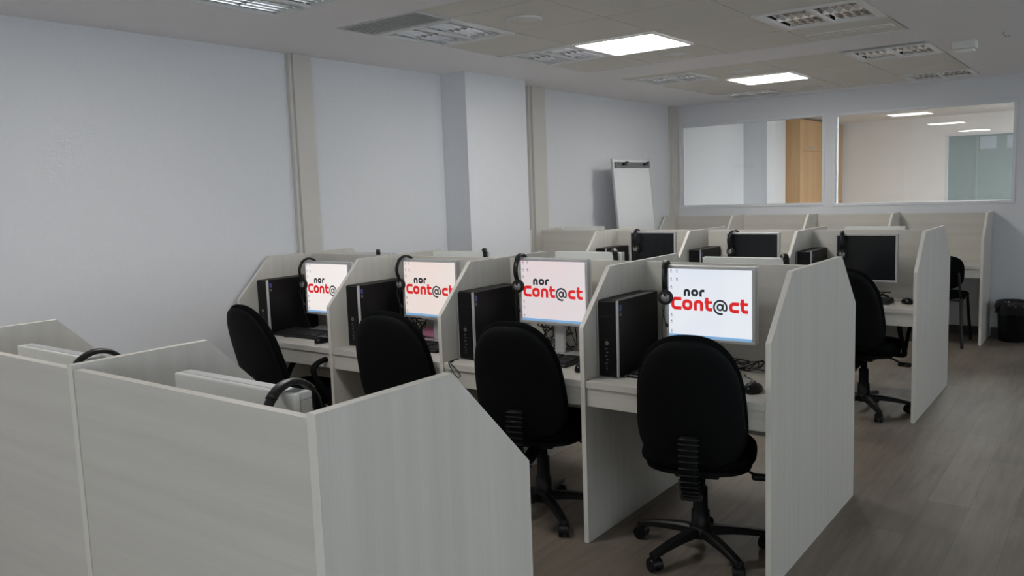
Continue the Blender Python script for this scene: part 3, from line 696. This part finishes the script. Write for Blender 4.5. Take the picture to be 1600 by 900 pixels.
def make_chair(arms):
    t = thing('office_chair', '', 'chair')          # origin on the floor under the column; chair faces +Y
    # backrest
    bm = B(); pad(bm, .450, .560, .062, top_w=.84, e=2.5, n=56, elow=3.6)
    bend = Matrix.Translation((0, -.300, .726)) @ Matrix.Rotation(math.radians(15), 4, 'X')
    for v in bm.verts: v.co.y += .030*(v.co.x/.22)**2
    bmesh.ops.transform(bm, matrix=bend, verts=bm.verts); bk = obj('backrest', bm, 'fabric', t)
    bm = B(); pad(bm, .430, .538, .034, top_w=.84, e=2.5, n=56, elow=3.6)
    for v in bm.verts: v.co.y += .030*(v.co.x/.22)**2-.026
    bmesh.ops.transform(bm, matrix=bend, verts=bm.verts); obj('back_shell', bm, 'shell', bk)
    # seat
    bm = B(); pad(bm, .475, .455, .075, top_w=.93, e=3.2, n=44)
    bmesh.ops.transform(bm, matrix=Matrix.Translation((0, .01, .452)) @ Matrix.Rotation(-PI/2, 4, 'X'), verts=bm.verts)
    for v in bm.verts:
        if v.co.y > .15: v.co.z -= (v.co.y-.15)**2*1.6
    se = obj('seat', bm, 'fabric', t)
    bm = B(); pad(bm, .44, .42, .035, top_w=.93, e=3.0, n=36); bmesh.ops.transform(bm, matrix=Matrix.Translation((0, .01, .408)) @ Matrix.Rotation(-PI/2, 4, 'X'), verts=bm.verts); obj('seat_shell', bm, 'shell', se)
    # back bracket with ribbed bellows
    P = catmull([(0, -.335, .600), (0, -.345, .52), (0, -.335, .42), (0, -.295, .355), (0, -.21, .335), (0, -.08, .362)], 8)
    bm = B(); tube(bm, P, .03, 12, False, flat=(.034, .012), ref=(1, 0, 0)); obj('back_bracket', bm, 'shell', t)
    bm = B()
    for i in range(1, 30, 2):
        p = P[i]; d = (P[i+1]-P[i-1]).normalized(); nrm = Vector((1, 0, 0)).cross(d)
        tube(bm, [p-Vector((.038, 0, 0))-nrm*.0+d*.0, p-Vector((.036, 0, 0))+nrm*-.015, p+Vector((.036, 0, 0))+nrm*-.015, p+Vector((.038, 0, 0))], .0035, 6, False)
    obj('bellows', bm, 'black', t)
    bm = B(); rbox(bm, -.09, .09, -.12, .12, .360, .392, .01); obj('mechanism', bm, 'black', t)
    bm = B(); tube(bm, [(.06, .02, .372), (.16, .03, .370), (.215, .035, .345)], .006, 8); rbox(bm, .205, .285, .015, .055, .322, .348, .010); obj('height_lever', bm, 'black', t)
    bm = B(); lathe(bm, [(.020, .36), (.022, .29), (.030, .288), (.031, .19), (.037, .188), (.040, .10), (.032, .075)][::-1], 20); obj('gas_column', bm, 'black', t)
    # base
    bm = B(); lathe(bm, [(.03, .068), (.046, .072), (.048, .118), (.034, .126)], 24); hub = obj('base_hub', bm, 'black', t)
    for k in range(5):
        a = 2*PI*k/5+math.radians(20)
        R = Matrix.Rotation(a, 4, 'Z')
        bm = B(); segs = []
        for s in range(9):
            u = s/8; x = .03+.26*u; zt = .118-.030*u*u-.008*u; hh = .038-.016*u; wd = .024-.007*u
            segs.append([bm.verts.new((x, y, z)) for y, z in ((-wd, zt-hh), (-wd, zt-hh*.25), (-wd*.6, zt), (wd*.6, zt), (wd, zt-hh*.25), (wd, zt-hh))])
        for p, q in zip(segs, segs[1:]):
            for i in range(6): bm.faces.new((p[i], p[(i+1) % 6], q[(i+1) % 6], q[i]))
        bm.faces.new(segs[0]); bm.faces.new(segs[-1][::-1]); bmesh.ops.transform(bm, matrix=R, verts=bm.verts)
        lg = obj('base_leg', bm, 'black', t)
        bm = B(); aa = .6+k*1.3
        tt = bmesh.new()
        for s in (-1, 1): cyl(tt, (0, s*.006, .0275), (0, s*.024, .0275), .0275, n=20)
        cyl(tt, (.010, 0, .03), (.010, 0, .072), .006, n=8)
        n_ = 10; A = []; 
        for s in (-.026, .026): A.append([tt.verts.new((math.cos(PI*i/n_)*.031, s*.75, .028+math.sin(PI*i/n_)*.031)) for i in range(n_+1)])
        for i in range(n_): tt.faces.new((A[0][i], A[0][i+1], A[1][i+1], A[1][i]))
        merge(bm, tt, R @ Matrix.Translation((.278, 0, 0)) @ Matrix.Rotation(aa, 4, 'Z')); obj('caster', bm, 'blackg', lg)
    if arms:
        for s in (-1, 1):
            bm = B(); X = s*.250
            loop = [(s*.19, .03, .395), (s*.245, .03, .40), (X, .03, .44), (X, .075, .52), (X, .13, .605), (X, .115, .650), (X, .04, .664), (X, -.06, .655), (X, -.105, .615), (X, -.06, .52), (X, -.0, .44), (s*.245, -.0, .402)]
            tube(bm, loop, .012, 10, True, flat=(.016, .011), k=5); obj('armrest', bm, 'shell', t)
    return t
def make_visitor():
    t = thing('visitor_chair', 'black four-legged chair at the last row, beside the aisle', 'chair')
    bm = B(); pad(bm, .46, .32, .045, e=3.2, n=40); 
    for v in bm.verts: v.co.y += .03*(v.co.x/.22)**2
    bmesh.ops.transform(bm, matrix=Matrix.Translation((0, -.22, .680)) @ Matrix.Rotation(math.radians(7), 4, 'X'), verts=bm.verts); obj('backrest', bm, 'fabric', t)
    bm = B(); pad(bm, .47, .43, .05, e=3.6, n=40); bmesh.ops.transform(bm, matrix=Matrix.Translation((0, .02, .455)) @ Matrix.Rotation(-PI/2, 4, 'X'), verts=bm.verts); obj('seat', bm, 'fabric', t)
    for s in (-1, 1):
        bm = B(); tube(bm, [(s*.235, -.255, 0), (s*.215, -.20, .25), (s*.205, -.17, .44)], .0115, 10, flat=(.015, .010)); obj('leg', bm, 'black', t)
        bm = B(); tube(bm, [(s*.235, .26, 0), (s*.215, .22, .25), (s*.205, .19, .44)], .0115, 10, flat=(.015, .010)); obj('leg', bm, 'black', t)
        bm = B(); tube(bm, [(s*.205, -.16, .42), (s*.20, -.21, .50), (s*.195, -.225, .60), (s*.19, -.235, .68)], .009, 8, flat=(.012, .007)); obj('back_upright', bm, 'black', t)
    bm = B()
    for a, b in (((-.205, -.17, .425), (.205, -.17, .425)), ((-.205, .19, .425), (.205, .19, .425)), ((-.205, -.17, .425), (-.205, .19, .425)), ((.205, -.17, .425), (.205, .19, .425))): cyl(bm, a, b, .010, n=10)
    obj('seat_frame', bm, 'black', t)
    return t

# ------------------------------------------------------------------ place: monitors, headsets
first = {}
def place(kind, maker, label, loc, rz=0, group=None):
    if kind not in first:
        t = maker(); first[kind] = t; t.location = loc; t.rotation_euler = (0, 0, rz); t['label'] = label
        if group: t['group'] = group
        return t
    return dup(first[kind], label, loc, rz, group)
def mon_with_headset(x, y, ztop, rz, ml, mg, hl, hg, kind=None, hx=-.175, twist=0.0, htw=0):
    monitor(x, y, DZ, ztop-DZ, rz, ml, mg, kind, twist=twist)
    if hl:
        R = Matrix.Rotation(rz+twist, 4, 'Z'); p = R @ Vector((hx, -.003, 0))
        place('headset', make_headset, hl, (x+p.x, y+p.y, ztop+.0005), rz+math.radians(htw), hg)
GM = 'monitors with the logo on screen'; GH = 'headsets hung on the lit monitors'
mon_with_headset(-1.420, 3.30, 1.200, 0, 'lit monitor with bluish-white desktop and red-black logo, rightmost', GM, 'black headset hanging on the rightmost lit monitor', GH, 'blue', hx=-.205, htw=20)
mon_with_headset(-2.247, 3.335, 1.213, 0, 'lit monitor with pinkish desktop and logo, second from right', GM, 'black headset hanging on the pinkish lit monitor', GH, 'pink', hx=-.195, htw=12)
mon_with_headset(-3.048, 3.32, 1.193, 0, 'lit monitor with peach desktop and logo above the pink pouch', GM, 'black headset hanging on the peach lit monitor', GH, 'peach', hx=-.185)
mon_with_headset(-3.868, 3.30, 1.165, 0, 'lit monitor farthest left, logo half hidden by a divider', GM, 'black headset arched over the leftmost lit monitor', GH, 'warm', hx=-.175)
GC = 'monitors with dark screens'; GCH = 'headsets hung on the dark monitors'
mon_with_headset(-1.425, 5.93, 1.174, 0, 'largest dark monitor, in the booth beside the aisle', GC, 'black headset on the largest dark monitor', GCH, hx=-.16, htw=16)
mon_with_headset(-2.215, 5.92, 1.183, 0, 'dark monitor in the middle of its row, between two towers', GC, 'black headset on the middle dark monitor', GCH, hx=-.14, htw=-14)
mon_with_headset(-3.03, 5.92, 1.191, 0, 'dark monitor farthest left, in front of the flip chart', GC, 'black headset on the farthest left dark monitor', GCH, hx=-.14, htw=12)
GA = 'monitors seen from behind in the front row'
mon_with_headset(-1.437, .975, 1.181, PI, 'pale monitor back in the right front booth, foreground', GA, 'thick black headset arch over the foreground monitor back', 'headsets in the front row', hx=-.160, htw=8)
mon_with_headset(-2.208, .975, 1.176, PI, 'pale monitor back in the left front booth', GA, 'black headset arch just showing over the left front monitor', 'headsets in the front row', hx=-.19)
GB2 = 'monitors behind the lit-screen row'
mon_with_headset(-1.43, 3.72, 1.200, PI, 'monitor top edge peeking over the board behind the rightmost lit screen', GB2, 'headset top on the hidden monitor behind the rightmost lit screen', 'headsets behind the lit-screen row', hx=-.185, htw=26)
mon_with_headset(-2.28, 3.72, 1.213, PI, 'monitor top edge peeking over the board behind the pinkish lit screen', GB2, 'headset top on the hidden monitor behind the pinkish lit screen', 'headsets behind the lit-screen row', hx=-.150, htw=36)
mon_with_headset(-3.17, 3.72, 1.204, PI, 'monitor top edge peeking over the board right of the peach lit screen', GB2, 'headset top on the hidden monitor right of the peach lit screen', 'headsets behind the lit-screen row', hx=-.18, htw=42)
mon_with_headset(-3.93, 3.72, 1.185, PI, 'monitor hidden behind the board of the leftmost lit screen', GB2, 'headset top left of the peach lit screen, above the board', 'headsets behind the lit-screen row', hx=-.06, htw=46)
GC2 = 'monitors behind the dark-screen row'
mon_with_headset(-1.465, 6.33, 1.203, PI, 'long pale monitor top above the largest dark screen', GC2, None, None)
mon_with_headset(-3.93, 6.35, 1.212, PI, 'pale monitor top in front of the flip chart shadow', GC2, None, None)

# ------------------------------------------------------------------ towers, mice, keyboards
for (x, y, l, g) in ((DX(1)+.056, 3.045, 'black computer tower in the rightmost lit booth', 'towers in the lit-screen row'),
                     (DX(2)+.058, 3.055, 'black computer tower beside the pinkish lit screen', 'towers in the lit-screen row'),
                     (DX(3)+.058, 3.055, 'black computer tower beside the peach lit screen', 'towers in the lit-screen row'),
                     (DX(4)+.062, 3.06, 'black computer tower left of the leftmost lit screen, against the wall divider', 'towers in the lit-screen row'),
                     (DX(1)+.060, 5.72, 'black tower top left of the largest dark monitor', 'towers in the dark-screen row'),
                     (DX(2)+.060, 5.72, 'black tower top left of the middle dark monitor', 'towers in the dark-screen row'),
                     (DX(3)+.060, 5.72, 'black tower top left of the farthest dark monitor', 'towers in the dark-screen row')):
    place('tower', make_tower, l, (x, y, DZ), 0, g)
for (x, y, rz, l) in ((-1.160, 3.10, .12, 'black mouse beside the right end panel, rightmost lit booth'), (-1.955, 3.12, 0, 'black mouse half behind the divider, under the pinkish screen'), (-2.79, 3.15, 0, 'black mouse under the peach lit screen'),
                      (-3.67, 3.06, .1, 'black mouse in the leftmost lit booth'), (-1.135, 5.80, .5, 'black mouse under the largest dark monitor')):
    place('mouse', make_mouse, l, (x, y, DZ), rz, 'mice on the desks')
for (x, y, rz, l) in ((-1.49, 3.162, 0, 'black keyboard behind the rightmost chair'), (-2.28, 3.195, .0, 'black keyboard under the pinkish lit screen'), (-3.07, 3.183, 0, 'black keyboard in front of the pink pouch'),
                      (-3.925, 3.163, 0, 'black keyboard under the leftmost lit screen'), (-1.45, 5.76, 0, 'black keyboard under the largest dark monitor')):
    place('keyboard', make_keyboard, l, (x, y, DZ), rz, 'keyboards on the desks')
# pink pouch
bm = B(); pad(bm, .17, .055, .10, e=3.5, n=32); bmesh.ops.transform(bm, matrix=Matrix.Translation((0, 0, .0275)), verts=bm.verts)
for v in bm.verts: v.co.z += .003*math.sin(v.co.x*55)*(v.co.z > .03)
tag(obj('pouch', bm, 'pink', loc=(-3.13, 3.435, DZ+.0131)), 'soft pink pouch under the peach lit screen', 'pouch')
# loose cables
def cable_tangle(x, y, seed, label, n=5, spread=.10, hgt=.10):
    random.seed(seed); bm = B()
    for i in range(n):
        pts = [(x+random.uniform(-spread, spread), y+random.uniform(-.01, .02), DZ+.004)]
        for k in range(4): pts.append((x+random.uniform(-spread, spread), y+random.uniform(-.02, .05), DZ+random.uniform(.006, hgt)))
        pts.append((x+random.uniform(-spread, spread), y+random.uniform(-.01, .03), DZ+.004)); tube(bm, pts, .0026, 6)
    tag(obj('cables', bm, 'rubber'), label, 'cable', 'cable tangles under the monitors')
cable_tangle(-2.33, 3.455, 3, 'black cables looping under the pinkish lit screen', 6, .11, .15)
cable_tangle(-1.33, 3.43, 5, 'black cables under the rightmost lit screen', 4, .09, .05)
cable_tangle(-3.245, 3.41, 8, 'black cables bundled beside the pink pouch', 6, .05, .12)
cable_tangle(-1.33, 6.03, 9, 'thin black cables under the largest dark monitor', 3, .07, .05)
bm = B(); tube(bm, [(-2.640, 3.048, DZ+.003), (-2.636, 2.99, DZ+.003), (-2.620, 2.950, DZ+.004), (-2.60, 2.932, DZ-.004), (-2.575, 2.928, DZ-.035), (-2.545, 2.927, DZ-.058), (-2.530, 2.928, DZ-.045), (-2.560, 2.930, DZ-.015), (-2.600, 2.940, DZ+.004), (-2.625, 2.99, DZ+.003)], .0024, 6)
tag(obj('cable_loop', bm, 'rubber'), 'thin black cable loop hanging off the desk before a tower', 'cable')
bm = B(); tube(bm, [(-4.10, 3.10, DZ+.0025), (-4.02, 3.07, DZ+.0025), (-3.97, 3.11, DZ+.0025), (-3.92, 3.10, DZ+.003), (-3.89, 3.16, DZ+.0025)], .0024, 6)
tag(obj('cable', bm, 'rubber'), 'short black cable lying on the leftmost lit booth desk', 'cable')

# ------------------------------------------------------------------ chairs
GCH2 = 'black office chairs at the lit-screen row'
place('chair', lambda: make_chair(False), 'black office chair at the rightmost lit booth, whole base visible', (-1.395, 3.12, 0), math.radians(17), GCH2)
place('chair', None, 'black office chair before the pinkish screen, lower part behind front row panel', (-2.19, 3.11, 0), math.radians(15), GCH2)
place('chair', None, 'black office chair before the peach lit screen, only its back visible', (-2.95, 3.11, 0), math.radians(15), GCH2)
place('chair_arms', lambda: make_chair(True), 'black office chair nearest the left wall, before the leftmost screen', (-3.765, 2.98, 0), math.radians(-4), GCH2)
place('chair_arms', None, 'black office chair with loop armrests before the largest dark monitor', (-1.375, 5.70, 0), math.radians(-5), 'black office chairs at the dark-screen row')
v = make_visitor(); v.location = (-1.385, 8.46, 0)

# ------------------------------------------------------------------ flip chart and bin
t = thing('flip_chart', 'white flip chart board with grey clamp bar against the left wall', 'flip chart', (-4.10, 7.54, 0))
ta = math.radians(5)
Rb = Matrix.Translation((0, 0, 1.82)) @ Matrix.Rotation(-ta, 4, 'Y')
bm = B(); rbox(bm, -.010, .008, -.375, .375, -1.02, 0, .004); bmesh.ops.transform(bm, matrix=Rb, verts=bm.verts); obj('board', bm, 'board', t)
bm = B(); 
for s in (-1, 1): rbox(bm, -.013, .011, s*.382-.007, s*.382+.007, -1.03, .015, .003)
rbox(bm, -.013, .011, -.375, .375, -1.032, -1.02, .002); bmesh.ops.transform(bm, matrix=Rb, verts=bm.verts); obj('board_frame', bm, 'silver', t)
bm = B(); rbox(bm, .009, .022, -.355, .375, -.080, -.022, .003); bmesh.ops.transform(bm, matrix=Rb, verts=bm.verts); cl = obj('clamp_bar', bm, 'grey', t, label='dark grey clamp bar')
for s in (-.19, .26):
    bm = B(); rbox(bm, .022, .045, s-.035, s+.035, -.055, -.035, .005); cyl(bm, (.03, s+.02, -.03), (.045, s+.055, -.025), .008, n=10); bmesh.ops.transform(bm, matrix=Rb, verts=bm.verts); obj('clamp_knob', bm, 'black', cl)
bm = B(); rbox(bm, .008, .075, -.33, .33, -1.045, -1.03, .003); rbox(bm, .07, .075, -.33, .33, -1.045, -1.015, .002); bmesh.ops.transform(bm, matrix=Rb, verts=bm.verts); obj('pen_tray', bm, 'grey', t)
for s in (-1, 1):
    bm = B(); tube(bm, [Rb @ Vector((-.02, s*.30, -.9)), (.185, s*.33, .0)], .011, 10, False); obj('leg', bm, 'grey', t)
bm = B(); tube(bm, [Rb @ Vector((-.03, 0, -.25)), (-.16, 0, .0)], .011, 10, False); obj('leg', bm, 'grey', t)

t = thing('waste_bin', 'black waste bin with a bin liner beside the last row', 'bin', (-.815, 8.83, 0))
bm = B(); lathe(bm, [(.118, 0), (.122, .01), (.142, .34), (.147, .345), (.147, .355), (.138, .352), (.112, .02), (.01, .018)], 36); obj('bin_body', bm, 'blackg', t)
bm = B(); n = 48; rings = []
for r, z in ((.105, .05), (.135, .345), (.143, .372), (.151, .368), (.153, .33), (.151, .265), (.148, .255)):
    rings.append([bm.verts.new(((r+(.004*math.sin(i*1.9)+.003*math.sin(i*3.1))*(z > .2))*math.cos(2*PI*i/n), (r+.004*math.sin(i*1.9)*(z > .2))*math.sin(2*PI*i/n), z+(.007*math.sin(i*.9+1)+.004*math.sin(i*2.3))*(z < .34 and z > .2))) for i in range(n)])
for a, b in zip(rings, rings[1:]):
    for i in range(n): bm.faces.new((a[i], a[(i+1) % n], b[(i+1) % n], b[i])).smooth = True
obj('bin_liner', bm, 'bag', t)
bm = B(); pad(bm, .07, .06, .05, e=2.2, n=24); 
for v in bm.verts: v.co.x += .006*math.sin(v.co.z*120)
bmesh.ops.transform(bm, matrix=Matrix.Translation((-.118, -.09, .335)) @ Matrix.Rotation(.8, 4, 'Z'), verts=bm.verts); obj('liner_knot', bm, 'bag', t)
